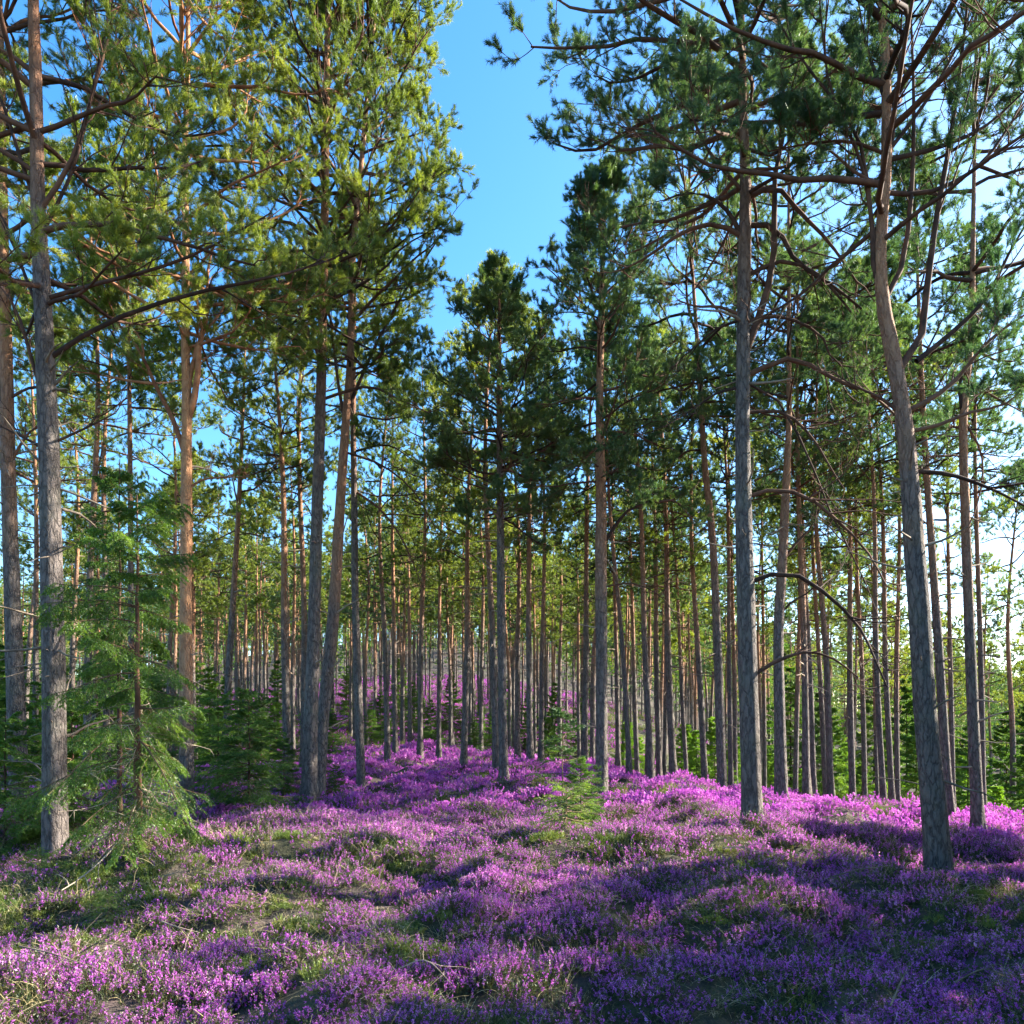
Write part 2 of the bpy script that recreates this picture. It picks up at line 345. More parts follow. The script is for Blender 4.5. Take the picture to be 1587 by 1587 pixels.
# Traced near pines -------------------------------------------------------------------------------
def hero_pine(label, seed, d, trunk_px, widths, H, crown_z, rad, bmat, nmat, limbs=(), limb_w=(), bare=(), n1=30, n2=8, n3=6, per=7, nn=31, side=None, stubs=14, stub_z=(1.5, 7), group=None, lmat=None, wid=0.0066, keep=1.0):
    rng = np.random.default_rng(seed)
    pts = [px(a, b, d) for a, b in trunk_px]
    base = pts[0].copy(); base[2] = gz(base[0], base[1]); root = empty("pine_tree", base - np.array([0, 0, .06])); org = base - np.array([0, 0, .06])
    tag(root, label, "pine tree", group)
    pts[0] = base - np.array([0, 0, .05]); pts = [q - org for q in pts]
    last = pts[-1]; dirn = (pts[-1] - pts[-2]); dirn = dirn / dirn[2]
    rads = [wd / 2 / F * d for wd in widths]
    if last[2] < H - .5:
        mid = last + dirn * (H - last[2]) * .5; top = last + dirn * (H - last[2]) * np.array([.5, .5, 1]); top[2] = H
        pts += [mid, top]; rads += [rads[-1] * .6, .02]
    tm, P, rr = trunk_mesh(rng, pts, rads, 46, 18, [bmat, M_dead], stubs, stub_z)
    link("trunk", tm, root)
    ex = []
    for l in limbs:
        q = [px(a[0], a[1], d + (a[2] if len(a) > 2 else 0)) - org for a in l]
        tx = np.interp(q[0][2], P[:, 2], P[:, 0])
        if abs(tx - q[0][0]) < 30 / F * d: q[0][0] = tx; q[0][1] = np.interp(q[0][2], P[:, 2], P[:, 1])
        ex.append(q)
    P1, L, P2, L2, P3, L3 = pine_skeleton(rng, P, crown_z, H, rad, n1, n2, n3, PROF, side, ex)
    r0 = np.clip(0.011 * L + 0.010, .012, .05)
    for i, wd in enumerate(limb_w): r0[i] = wd / 2 / F * d
    R1 = limb_radii(P1, L, r0)
    nb = len(P1)
    for i in range(nb):                      # every limb with its twigs is a part of its own
        g = Geo(); tubes(g, P1[i:i+1], R1[i:i+1], 7 if i < len(ex) else 6)
        a = slice(i * n2, (i + 1) * n2); rb = np.clip(.009 * L2[a] + .004, .004, .014)[:, None]
        tubes(g, P2[a], rb * np.linspace(1, .35, 5), 4)
        a = slice(i * n2 * n3, (i + 1) * n2 * n3); tubes(g, P3[a], np.full((n2 * n3, 1), .0045) * np.linspace(1, .5, 4), 3)
        link("branch", g.mesh("branch", [lmat or M_branch], True), root)
    leafy = np.ones(nb, bool)
    for i in bare: leafy[i] = False
    if len(ex) > 12: leafy[len(ex):len(ex) + 7] = False
    m3 = np.repeat(leafy, n2 * n3)
    g = Geo(); pine_tufts(rng, g, P3[m3], per, nn, .068, wid, 0, keep)
    link("crown", g.mesh("crown", [nmat]), root)
    return root

def sided(right=1.0, left=1.0, near=1.0, far=1.0):
    def f(az, h):
        c, s = np.cos(az), np.sin(az)
        return np.where(c > 0, 1 + (right - 1) * c, 1 + (left - 1) * -c) * np.where(s > 0, 1 + (far - 1) * s, 1 + (near - 1) * -s)
    return f

hero_pine("tall straight grey pine with a knotty trunk, standing left of the drooping spruce", 11, 10,
    [(86,1345),(84,1150),(80,900),(76,700),(68,500),(60,330),(55,120),(50,-60)], [38,34,31,29,26,20,17,14], 18, 7.6, 2.9, M_bark_grey, M_pine,
    limbs=[[(78,560),(130,520),(190,490),(300,455),(420,430),(520,400,1)], [(70,465),(150,440),(230,420),(300,395),(420,330)],
           [(66,330),(100,270),(150,120),(170,40),(150,-40)], [(64,370),(110,270),(150,110),(175,0)], [(74,640),(50,560),(20,470),(-60,380)],
           [(75,500),(40,430),(0,330),(-60,260)], [(78,700),(40,680),(-20,650)], [(80,690),(140,660),(180,640)],
           [(60,330),(30,240),(0,150),(-50,60)], [(82,975),(130,980),(200,1010)]],
    limb_w=[8,7,8,6,7,6,5,5,7,4], bare=[2,3,4,5,6,7,9], n1=46, n2=8, n3=6, per=7, stubs=44, stub_z=(.8, 7.5))
hero_pine("pine at the left edge of the photo, reddish upper trunk and thin crooked branches", 12, 13.5,
    [(30,1240),(25,1100),(18,900),(12,700),(8,500),(3,300),(0,100)], [26,25,22,20,17,14,11], 18, 9.0, 3.0, M_bark, M_pine,
    limbs=[[(12,620),(50,600),(110,610)], [(14,720),(60,660),(100,655)], [(10,520),(-40,460),(-100,430)]], limb_w=[5,5,5], bare=[0,1], n1=44)
hero_pine("sunlit pine whose orange upper trunk forks into curved limbs, behind the big spruce", 13, 14,
    [(289,1256),(288,1100),(287,900),(288,720),(288,620),(286,500),(287,380),(285,250),(290,100),(290,-40)], [24,21,17,16,14,12,11,9,7,6], 19, 8.8, 2.9, M_bark_orange_lit, M_pine,
    limbs=[[(283,712),(268,650),(240,595),(222,555),(200,520),(170,490)], [(291,655),(305,600),(308,540),(322,480),(322,420,.5),(330,380,.5)],
           [(292,630),(300,560),(316,515),(345,480),(350,455)], [(290,760),(310,745),(345,740),(385,739)], [(240,595),(200,590),(150,580),(110,575)],
           [(222,555),(220,530),(190,500),(150,495)]],
    limb_w=[9,11,8,4,5,4], bare=[3,], n1=74, per=8, lmat=M_limb_orange, stubs=5)
hero_pine("stout grey pine, left stem of the close pair left of centre", 14, 17,
    [(479,1242),(482,1100),(487,950),(491,800),(497,620),(500,480),(503,330),(506,150),(508,0)], [24,21,19,17,16,14,12,10,8], 22.5, 10.5, 3.3, M_bark_grey, M_pine,
    limbs=[[(500,560),(480,520),(455,470),(430,430)], [(505,620),(560,600),(620,620,-1),(665,640,-2)]], limb_w=[6,5], bare=[0], n1=80, per=8, side=sided(.95))
hero_pine("leaning brown pine, right stem of the close pair left of centre", 15, 17.8,
    [(492,1240),(502,1100),(517,950),(526,800),(536,650),(543,560),(545,420),(560,250),(575,80)], [20,19,18,15,13,11,9,8,6], 21.5, 10.2, 3.4, M_bark, M_pine,
    limbs=[[(536,660),(525,600),(515,520),(505,440)], [(540,640),(580,540),(640,430),(700,340)], [(534,700),(590,720),(640,760),(680,830)]], limb_w=[6,6,4], bare=[2], n1=74, per=8, side=sided(.8))
hero_pine("straight dark slender pine right of the close pair, trunk bristling with dead twigs", 16, 21,
    [(560,1220),(556,1100),(551,950),(549,800),(547,650),(548,520)], [14,13,11,10,8,7], 17.0, 10.2, 2.0, M_bark_grey, M_pine, n1=40,
    limbs=[[(550,760),(590,790),(620,830),(655,910)], [(549,700),(600,690),(650,720)], [(549,640),(600,650),(640,640)]], limb_w=[4,4,4], bare=[0,1], stubs=30, stub_z=(5, 11))
hero_pine("central dark green pine, its full rounded top standing under the open sky", 17, 19,
    [(781,1216),(779,1080),(777,900),(776,750),(775,600),(775,520)], [15,14,12,11,9,6], 13.0, 6.4, 2.15, M_bark_grey, M_pine_blue_shade, n1=50, per=6, n2=9, stubs=40, stub_z=(4, 9), wid=.0075)
hero_pine("pale-barked pine right of centre with dense blue-green foliage masses and one crooked low limb", 18, 17.5,
    [(932,1222),(932,1080),(931,900),(931,750),(929,620),(932,480),(934,400)], [20,18,18,16,12,10,7], 14.9, 7.3, 2.1, M_bark, M_pine_blue_shade,
    limbs=[[(937,850),(950,820),(975,790),(1005,775),(1000,760),(985,750)], [(1003,773),(1020,778),(1040,775),(1070,800)], [(940,910),(985,905),(1030,930),(1050,960)]],
    limb_w=[7,5,3], bare=[2], n1=46, per=6, n2=9, wid=.0075)
hero_pine("thick grey pine on the right mound with long arching limbs on both sides", 19, 10.8,
    [(1167,1276),(1162,1150),(1156,950),(1152,800),(1151,650),(1152,520),(1154,400),(1156,300),(1152,150),(1150,20)], [34,30,27,25,22,21,20,16,11,8], 19.5, 9.2, 3.1, M_bark_grey, M_pine_blue_shade,
    limbs=[[(1163,585),(1195,565),(1232,555),(1270,575),(1310,595),(1345,610),(1385,640,.5)],
           [(1163,772),(1190,760),(1240,765),(1290,800),(1340,850),(1375,910,-.5)],
           [(1165,905),(1195,890),(1230,890),(1280,920),(1330,970),(1355,1020,-.6),(1375,1065,-.8)],
           [(1168,1055),(1185,1035),(1215,1020),(1250,1010),(1290,1020),(1330,1050)],
           [(1163,555),(1180,480),(1196,420),(1200,330),(1200,280),(1215,200),(1210,100)],
           [(1150,380),(1130,330),(1100,305),(1060,300),(1030,310)],
           [(1148,370),(1125,352),(1090,348),(1060,360),(1000,400),(960,420,.5)],
           [(1142,490),(1110,475),(1080,475),(1050,465)], [(1140,495),(1110,510),(1080,535),(1050,560)],
           [(1143,600),(1110,610),(1080,630),(1050,650)], [(1165,640),(1215,640),(1260,680),(1290,730),(1310,760)],
           [(1163,500),(1200,490),(1240,500),(1280,530),(1290,560),(1330,570)],
           [(1165,430),(1215,405),(1260,420),(1300,460),(1345,520)], [(1165,350),(1200,352),(1230,400),(1300,450),(1360,500)],
           [(1160,310),(1200,290),(1240,330),(1280,370),(1330,440)],
           [(1172,590),(1205,620),(1240,680),(1290,800),(1340,900),(1380,1010,-.5)],
           [(1155,300),(1110,250),(1080,200),(1070,100)], [(1165,230),(1200,240),(1240,200),(1300,180)]],
    limb_w=[9,7,8,7,13,8,8,6,5,5,6,6,7,9,9,4,6,6], bare=[0,1,2,3,7,8,9,10,15], n1=80, n2=8, per=8, side=sided(.8, 1.12), stub_z=(3, 8), stubs=26)
hero_pine("big dark leaning pine at the right with broken stubs and a fan of upright limbs", 20, 9.6,
    [(1457,1352),(1447,1250),(1436,1130),(1428,1000),(1418,850),(1408,720),(1400,640),(1386,560),(1368,470),(1364,380),(1372,280),(1374,150),(1366,0)],
    [40,36,33,31,29,25,23,22,20,17,16,14,12], 19, 8.3, 3.4, M_bark, M_pine_blue_shade,
    limbs=[[(1405,580),(1425,530),(1435,460),(1445,380),(1480,170),(1500,0)], [(1405,640),(1440,620),(1480,590),(1530,530),(1600,480)],
           [(1420,560),(1470,520),(1530,460),(1560,400),(1600,330)],
           [(1370,470),(1355,420),(1350,330),(1325,200),(1240,90),(1200,20)], [(1366,450),(1352,350),(1335,250),(1290,150),(1270,0)],
           [(1380,470),(1395,420),(1410,330),(1415,250),(1415,100),(1410,0)], [(1375,320),(1385,200),(1395,80),(1398,0)],
           [(1400,645),(1370,620),(1340,605),(1310,590),(1290,575)], [(1415,670),(1450,660),(1500,640),(1560,625),(1600,590)],
           [(1420,730),(1470,735),(1530,755),(1600,790)], [(1412,760),(1420,740),(1440,720),(1458,712)],
           [(1375,240),(1440,150),(1500,40),(1520,0)], [(1378,250),(1450,230),(1520,200),(1600,130)], [(1372,300),(1430,300),(1500,270),(1600,140)],
           [(1368,290),(1330,270),(1280,230),(1250,220)], [(1366,240),(1320,220),(1240,225),(1190,235)], [(1366,160),(1340,60),(1330,0)]],
    limb_w=[12,9,9,8,7,9,7,6,7,8,7,7,8,8,6,6,7], bare=[7,9,10], n1=40, n2=8, per=7, stubs=16, stub_z=(1.2, 6), side=sided(1, 1))
hero_pine("reddish slim pine at the right border beyond the big leaning one, trunk forking high up", 21, 15,
    [(1517,1282),(1510,1150),(1502,950),(1497,800),(1494,640),(1506,520),(1508,400)], [19,17,14,13,12,9,7], 19, 9.5, 2.9, M_bark, M_pine_blue_shade,
    limbs=[[(1492,650),(1488,600),(1500,540)], [(1512,590),(1550,620),(1587,640)], [(1500,650),(1520,700),(1515,780),(1500,820)]], limb_w=[7,5,4], bare=[2], n1=34, per=7)
hero_pine("brown pine with a crooked red side limb, between the arching pine and the leaning one", 22, 17,
    [(1211,1230),(1208,1100),(1206,980),(1212,870),(1218,750),(1222,660),(1222,560)], [21,17,15,14,12,9,7], 17.5, 8.8, 2.4, M_bark, M_pine_blue_shade,
    limbs=[[(1216,870),(1235,840),(1255,820),(1270,790),(1290,770)], [(1215,955),(1225,935),(1250,920),(1290,880)]], limb_w=[5,4], bare=[1], n1=44, stubs=18, stub_z=(3, 8))
hero_pine("straight reddish pine left of the thick arching pine, with a bare lower trunk", 23, 20,
    [(1120,1222),(1115,1100),(1110,950),(1103,820),(1092,720),(1085,600)], [15,14,12,11,9,7], 20.5, 9.4, 3.0, M_bark, M_pine_blue_shade, n1=60, per=7, stubs=18)

# Repeated pines: prototypes, then copies -----------------------------------------------------------
def proto(seed, H, cz, rad, n1, n2, n3, per, nn, nl, nw, nmat, k=14, sides=9, stubs=16, twigs=True):
    rng = np.random.default_rng(seed); lean = rng.normal(size=2) * .12
    pts = [np.array([0, 0, -.1]), np.array([lean[0] * .3, lean[1] * .3, H * .3]), np.array([-lean[0], lean[1], H * .6]), np.array([lean[0], -lean[1], H])]
    tm, P, rr = trunk_mesh(rng, pts, [.12, .10, .07, .015], k, sides, [M_bark, M_dead], stubs, (3, cz + 1))
    P1, L, P2, L2, P3, L3 = pine_skeleton(rng, P, cz, H, rad, n1, n2, n3, PROF)
    g = Geo(); tubes(g, P1, limb_radii(P1, L) * .9, 4, 1)
    if twigs: tubes(g, P2, np.clip(.009 * L2 + .003, .004, .012)[:, None] * np.linspace(1, .4, 5), 3, 1)
    pine_tufts(rng, g, P3, per, nn, nl, nw, 0)
    return tm, g.mesh("crown", [nmat, M_branch])
MID = [proto(100 + i, 15, z, r, 32, 8, 4, 4, 16, .085, .0135, nm, stubs=26) for i, (z, r, nm) in enumerate(
       [(7.2, 1.9, M_pine), (8.4, 1.7, M_pine), (6.6, 2.0, M_pine), (9.0, 1.8, M_pine_blue_shade), (7.6, 2.0, M_pine_blue_shade), (8.0, 1.6, M_pine)])]
FAR = [proto(200 + i, 15, z, r, 26, 6, 3, 6, 8, .115, .025, nm, 9, 6, 10, False) for i, (z, r, nm) in enumerate(
       [(7.4, 1.8, M_pine), (8.6, 1.6, M_pine), (6.8, 1.9, M_pine_blue_shade), (8.0, 1.7, M_pine)])]
DENSE = [proto(300, 15, 4.5, 2.9, 84, 9, 5, 7, 10, .085, .024, M_pine)]
PROTO = {}
def place_pine(kind, i, x, y, H, dia, lean, rz, label, group=None):
    """a copy of prototype i of a kind ('mid' / 'far'): root, trunk and crown; lean = sideways shift of the top per metre"""
    src = {'mid': MID, 'far': FAR, 'dense': DENSE}[kind][i]; key = (kind, i)
    if key not in PROTO:
        r0 = empty("pine_tree", (0, 0, 0)); a = link("trunk", src[0], r0); b = link("crown", src[1], r0); PROTO[key] = (r0, a, b); root, tr, cr = r0, a, b
    else:
        r0, a, b = PROTO[key]; root = r0.copy(); tr = a.copy(); cr = b.copy(); tr.parent = root; cr.parent = root
        for q in (root, tr, cr): COL.objects.link(q)
    s = H / 15; root.location = (x, y, gz(x, y)); root.scale = (1, 1, 1)
    root.rotation_euler = (0, math.atan(lean), 0)
    wd = dia / .24; tr.scale = (wd, wd, s); tr.rotation_euler = (0, 0, rz); cr.scale = (s, s, s); cr.rotation_euler = (0, 0, rz)
    # keep the crown's axis on the trunk's when their sideways scales differ (they bend by under 0.2 m)
    tag(root, label, "pine tree", group); return root

# column at the base, depth, trunk width px, column at row 700, height, label
MIDS = [
 (346,22,11,372,13.5,"slim pine bending right, behind the dark bushy young spruces left of centre"),
 (134,19,11,137,17,"straight dark pine seen between the knotty grey trunk and the hanging spruce boughs"),
 (165,23,10,172,17,"thin pine close behind the left part of the big drooping spruce"),
 (206,17,10,200,16,"reddish slender pine rising straight behind the tip of the big drooping spruce"),
 (262,25,8,268,15,"thin orange-lit pine immediately left of the glowing orange trunk"),
 (110,27,8,112,16,"thin orange-lit pine just right of the knotty grey trunk"),
 (54,24,9,50,16,"thin pine between the left edge pine and the knotty grey trunk"),
 (446,21,12,430,14,"pine with pale upper trunk standing left of the close pair of stems"),
 (470,24,10,470,17.5,"grey pine half hidden behind the left stem of the close pair"),
 (455,32,7,452,14,"thin pine seen in the gap left of the close pair"),
 (601,27,9,598,14.5,"grey slim pine, left one of the two close trunks behind the slender dark pine"),
 (613,29,8,608,14,"pinkish lit slim pine, right one of the two close trunks behind the slender dark pine"),
 (651,27,8,656,14.2,"thin grey pine standing alone on the bright heather left of the central crest"),
 (680,29,7,688,13,"thin pine leaning right on the heather crest left of centre"),
 (718,25,10,731,13.5,"pine with a curved grey foot leaning right, on the heather crest in the centre"),
 (636,36,7,630,14,"thin pine with pale stripes of sun behind the crest left of centre"),
 (698,40,6,694,14,"very thin pine behind the central crest left of the curved foot"),
 (745,33,7,742,14,"thin dark pine right behind the curved-foot pine"),
 (770,22.5,11,762,15,"dark pine touching the central full-crowned pine on its left side"),
 (802,27,9,798,13,"slim dark pine first to the right of the central full-crowned pine"),
 (822,24,10,816,15,"pine second to the right of the central full-crowned pine, lit stripe on its side"),
 (838,25,8,838,14.5,"dark slim pine close behind the thin transparent spruce"),
 (868,36,7,866,14,"thin pine behind the thin transparent spruce"),
 (906,25,10,914,14.5,"slim dark pine immediately left of the pale-barked pine"),
 (918,30,8,925,14,"thin sunlit pine squeezed behind the pale-barked pine"),
 (958,28,8,948,14,"thin pine first to the right of the pale-barked pine"),
 (976,22,8,946,13.6,"thin pine leaning left, its foot on the heather right of the pale-barked pine"),
 (988,29,8,972,14,"thin pine behind the foot of the left-leaning one"),
 (1009,22,10,982,14,"dark pine leaning left with its foot on the heather crest right of centre"),
 (1022,26,9,1010,14.8,"slim dark pine beyond the crest right beside the left-leaning dark one"),
 (1044,25,11,1026,15,"dark pine with a thick foot beyond the crest, in front of the bright green saplings"),
 (1066,27,7,1038,14,"thin dark pine curving left in front of the bright green saplings"),
 (1094,24,10,1074,14,"dark pine leaning left, right of the bright green saplings"),
 (1140,27,8,1130,15,"thin pine close to the left side of the thick arching pine"),
 (1133,23,8,1122,14,"thin dark pine second to the left of the thick arching pine"),
 (1185,28,7,1180,14.5,"thin pine seen just right of the thick arching pine"),
 (1232,26,8,1240,13.5,"thin pine leaning right beyond the right-hand crest"),
 (1250,20,11,1240,15,"reddish dark straight pine in the open right-hand stand"),
 (1262,23,9,1250,14,"dark pine close behind the reddish straight one in the right-hand stand"),
 (1281,24,8,1262,14.5,"slim pine with a sunlit left edge in the right-hand stand"),
 (1288,21,10,1272,14,"dark pine in the middle of the right-hand stand, foot on the crest line"),
 (1322,22,10,1312,14.5,"brown pine left of the gap in the right-hand stand"),
 (1341,23,8,1330,14,"thin black pine in the right-hand stand, slightly bent"),
 (1362,26,6,1348,13,"very thin pine between two darker ones in the right-hand stand"),
 (1371,19,9,1348,14.5,"dark slim pine leaning left, fourth left of the big leaning trunk"),
 (1384,21,9,1362,14,"reddish slim pine leaning left, close left of the big leaning trunk"),
 (1392,22,8,1386,14.5,"dark pine half hidden behind the big leaning trunk on its left"),
 (1472,17.5,14,1442,14.5,"dark grey pine leaning left, directly right of the big leaning trunk"),
 (1478,22,8,1470,14.5,"thin orange-brown pine behind the dark grey one right of the big leaning trunk"),
 (1524,19,9,1516,15,"pale brown pine tucked behind the forked pine at the right border"),
 (1568,26,9,1572,13,"short-looking slim pine standing lower beyond the crest at the right border"),
]
rng = np.random.default_rng(5)
taken = []
for k, (x0, d, wpx, xt, H, lab) in enumerate(MIDS):
    d = d * 1.0; X0 = (x0 - CX) / F * d; lean = ((xt - x0) / F * d) / ((HZ - 700) / F * d + 1.2)
    shade_side = xt > 900  # right-hand pines get needles coloured as if shaded
    i = [3, 4][k % 2] if shade_side and k % 3 else [0, 1, 2, 5][k % 4]
    place_pine('mid', i, X0, d, H * rng.uniform(.96, 1.06), wpx / F * d * 1.05, lean, rng.random() * 6.28, lab); taken.append((X0, d))
taken += [tuple(px(a, 1200, d)[:2]) for a, d in [(86,10),(30,13.5),(289,14),(479,17),(492,17.8),(560,21),(781,19),(932,17.5),(1167,10.8),(1457,9.6),(1517,15),(1211,17),(1120,20),(215,8.6)]]

FARZ = [  # columns, depths, how many, height, label, group
 ((-60, 330), (26, 62), 34, (11, 14.5), "thin pine among the distant green trees seen past the left trunks", "distant pines behind the left trunks"),
 ((330, 560), (34, 66), 34, (12, 14.5), "thin sun-striped pine standing on the far slope left of centre", "far pines on the slope left of centre"),
 ((560, 860), (36, 70), 62, (12.5, 15), "thin sun-striped pine standing on the far purple slope in the centre", "far pines on the purple slope in the centre"),
 ((860, 1130), (30, 66), 38, (12.5, 15), "thin far pine between the pale-barked trunk and the thick arching trunk", "far pines right of centre"),
 ((1130, 1650), (26, 62), 32, (12, 15), "thin far pine growing lower down beyond the right crest", "far pines below the right crest"),
]
for (a, b), (d0, d1), cnt, (h0, h1), lab, grp in FARZ:
    c = 0; tries = 0
    while c < cnt and tries < 4000:
        tries += 1; d = math.sqrt(rng.uniform(d0 ** 2, d1 ** 2)); x = (rng.uniform(a, b) - CX) / F * d
        if any((x - p) ** 2 + (d - q) ** 2 < 1.5 ** 2 for p, q in taken): continue
        taken.append((x, d)); c += 1; H = rng.uniform(h0, h1)
        place_pine('far' if d > 34 else 'mid', int(rng.integers(0, 4)), x, d, H, rng.uniform(.15, .24), rng.normal() * .012, rng.random() * 6.28, lab, grp)
# the pines of the same wood that stand just outside the right of the frame and throw their shade on the mound
for x, y, H, w_ in [(20, 9.0, 17, "second nearest"), (25, 6.5, 17, "nearest"), (23, 12.8, 17, "farthest")]:
    place_pine('mid', 1, x, y, H, .3, 0, rng.random() * 6, "%s of three pines of the same wood standing out of view to the right" % w_); taken.append((x, y))

# ---------------------------------------------------------------- spruces
def spruce(seed, H, rad, z0, spacing, per, n2, n3, nn, nl, nw, mat_, droop=-.05, bare_low=0, trunk_r=.04, conic=0.85, sparse=1.0, sag=0.0, vary=.6):
    rng = np.random.default_rng(seed)
    zs = np.arange(z0, H - .1, spacing); zs = np.repeat(zs, per) + rng.normal(size=len(zs) * per) * spacing * .15
    u = (zs - z0) / (H - z0); az = np.arange(len(zs)) * 2.399 + rng.normal(size=len(zs)) * .3
    L = rad * (1 - u) ** conic * rng.uniform(vary, 1.15, len(zs)) + .06
    k = rng.random(len(zs)) < sparse; zs, u, az, L = zs[k], u[k], az[k], L[k]
    el = np.radians(np.interp(u, [0, .5, 1], [-8, 8, 48]) + rng.normal(size=len(zs)) * 6)
    S = np.stack([np.zeros_like(zs), np.zeros_like(zs), zs], 1); D = np.stack([np.cos(az) * np.cos(el), np.sin(az) * np.cos(el), np.sin(el)], 1)
    k1 = 7; P1 = grow(rng, S, D, L, k1, np.linspace(droop - sag, .08 - sag * .4, k1 - 1), .07); T1 = nrm(np.gradient(P1, axis=1)); N = len(P1)
    s = np.linspace(.15, .99, n2)[None] + rng.normal(size=(N, n2)) * .02; s = np.clip(s, .05, .99); idx = s * (k1 - 1); i0 = np.minimum(idx.astype(int), k1 - 2); fr = (idx - i0)[..., None]; a = np.arange(N)[:, None]
    S2 = P1[a, i0] * (1 - fr) + P1[a, i0 + 1] * fr; T = T1[a, i0]
    sg = np.where(np.arange(n2) % 2, 1., -1.)[None, :, None]; perp = nrm(np.cross(T, np.array([0, 0, 1.]))) * sg
    D2 = nrm(T * .75 + perp * .8 + np.array([0, 0, -.15 - sag * 2]) + rng.normal(size=T.shape) * .12); L2 = (L[:, None] * .42 * (1.1 - .75 * s) + .05)
    S2 = S2.reshape(-1, 3); D2 = D2.reshape(-1, 3); L2 = L2.ravel(); P2 = grow(rng, S2, D2, L2, 5, -.06 - sag, .06); T2 = nrm(np.gradient(P2, axis=1))
    N2 = len(P2); s = np.clip(np.linspace(.1, .95, n3)[None] + rng.normal(size=(N2, n3)) * .04, 0, .98); idx = s * 4; i0 = np.minimum(idx.astype(int), 3); fr = (idx - i0)[..., None]; a = np.arange(N2)[:, None]
    S3 = P2[a, i0] * (1 - fr) + P2[a, i0 + 1] * fr; T = T2[a, i0]; sg = np.where(np.arange(n3) % 2, 1., -1.)[None, :, None]
    perp = nrm(np.cross(T, np.array([0, 0, 1.]))) * sg; D3 = nrm(T * .8 + perp * .7 + np.array([0, 0, -.1 - sag]) + rng.normal(size=T.shape) * .15)
    L3 = np.clip(L2[:, None] * .45 * (1.1 - s), .04, .22).ravel(); S3 = S3.reshape(-1, 3); D3 = D3.reshape(-1, 3)
    tg = Geo(); kk = 12; tz = np.linspace(-.08, H, kk); tp = np.stack([rng.normal(size=kk) * .006, rng.normal(size=kk) * .006, tz], 1)
    tubes(tg, tp[None], (trunk_r * np.linspace(1, .12, kk))[None], 8, 0, .04, rng)
    if bare_low:
        nb = bare_low; h = rng.uniform(.15, z0 + (H - z0) * .35, nb); az = rng.random(nb) * 6.28; LB = rng.uniform(.25, .8, nb) * rad
        Q = grow(rng, np.stack([0 * h, 0 * h, h], 1), np.stack([np.cos(az), np.sin(az), rng.uniform(-.5, .1, nb)], 1), LB, 6, -.05, .16)
        tubes(tg, Q, np.full((nb, 1), .007) * np.linspace(1, .3, 6), 4, 1)
        a2 = np.repeat(np.arange(nb), 5); ii = rng.integers(2, 6, len(a2)); Q2 = grow(rng, Q[a2, ii], rng.normal(size=(len(a2), 3)) - np.array([0, 0, .3]), rng.uniform(.08, .3, len(a2)), 4, -.05, .2)
        tubes(tg, Q2, np.full((len(a2), 1), .003) * np.linspace(1, .4, 4), 3, 1)
    g = Geo(); tubes(g, P1, (.004 + .007 * L)[:, None] * np.linspace(1, .3, k1), 4, 1); tubes(g, P2, np.full((N2, 1), .003) * np.linspace(1, .5, 5), 3, 1)
    dens = nn
    # needles along second and third order twigs
    for q in range(4):
        Pq = P2[:, q]; Dq = P2[:, q + 1] - P2[:, q]; tufts(g, rng, Pq, Dq, np.linalg.norm(Dq, axis=1), max(dens // 2, 3), nl, nw, (35, 70), 0)
    tufts(g, rng, S3, D3, L3, dens, nl, nw, (30, 65), 0)
    Pq = P1[:, -2]; Dq = P1[:, -1] - P1[:, -2]; tufts(g, rng, Pq, Dq, np.linalg.norm(Dq, axis=1), dens * 2, nl, nw, (30, 60), 0)
    return tg.mesh("trunk", [M_twig if trunk_r < .03 else M_branch, M_dead], True), g.mesh("crown", [mat_, M_twig])

def put_spruce(ms, x, y, label, scale=1, rz=0, group=None, name="spruce_tree", cat="spruce tree", dz=0):
    root = empty(name, (x, y, gz(x, y) + dz)); root.scale = (scale,) * 3; root.rotation_euler = (0, 0, rz)
    tag(root, label, cat, group); link("trunk", ms[0], root); link("crown", ms[1], root); return root
def X(x, d): return (x - CX) / F * d
big = spruce(31, 4.3, 1.25, .7, .19, 4, 20, 9, 22, .022, .0065, M_spruce_lit, droop=-.05, bare_low=34, trunk_r=.055, conic=.38, sparse=.62, sag=.13, vary=.3)
put_spruce(big, X(213, 8.7), 8.7, "large drooping young spruce with light green hanging twigs and dead lower branches, left foreground")
s2 = spruce(32, 6.2, 1.15, 1.2, .26, 4, 16, 7, 16, .026, .009, M_spruce, trunk_r=.05, conic=.5, sparse=.55, sag=.08, vary=.3)
put_spruce(s2, X(185, 11.5), 11.5, "taller dark spruce behind the drooping one, dim green crown reaching up between the trunks")
s3 = spruce(33, 2.7, 1.15, .25, .16, 5, 16, 7, 16, .026, .010, M_spruce, trunk_r=.035, conic=.6, sparse=.72, vary=.3, bare_low=8, sag=.03)
put_spruce(s3, X(386, 14.5), 14.5, "wide dark young spruce on the heather left of the close pair of pines")
put_spruce(s3, X(338, 16.5), 16.5, "dark young spruce between the orange-lit pine and the wide dark young spruce", .85, 2)
put_spruce(s3, X(440, 18), 18, "small dark spruce peeping out left of the close pair of pines", .62, 4)
put_spruce(s3, X(112, 11.8), 11.8, "leafy green young spruce at the left behind the knotty grey trunk", .9, 1)
put_spruce(s3, X(8, 11.5), 11.5, "green young spruce at the very left edge in front of the reddish pine", .8, 5)
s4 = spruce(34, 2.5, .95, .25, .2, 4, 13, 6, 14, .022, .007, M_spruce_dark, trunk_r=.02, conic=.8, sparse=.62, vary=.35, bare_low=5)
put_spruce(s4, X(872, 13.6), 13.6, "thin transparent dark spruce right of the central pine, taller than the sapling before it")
put_spruce(s4, X(925, 14.8), 14.8, "low dark spruce bush at the foot of the pale-barked pine", .45, 2)
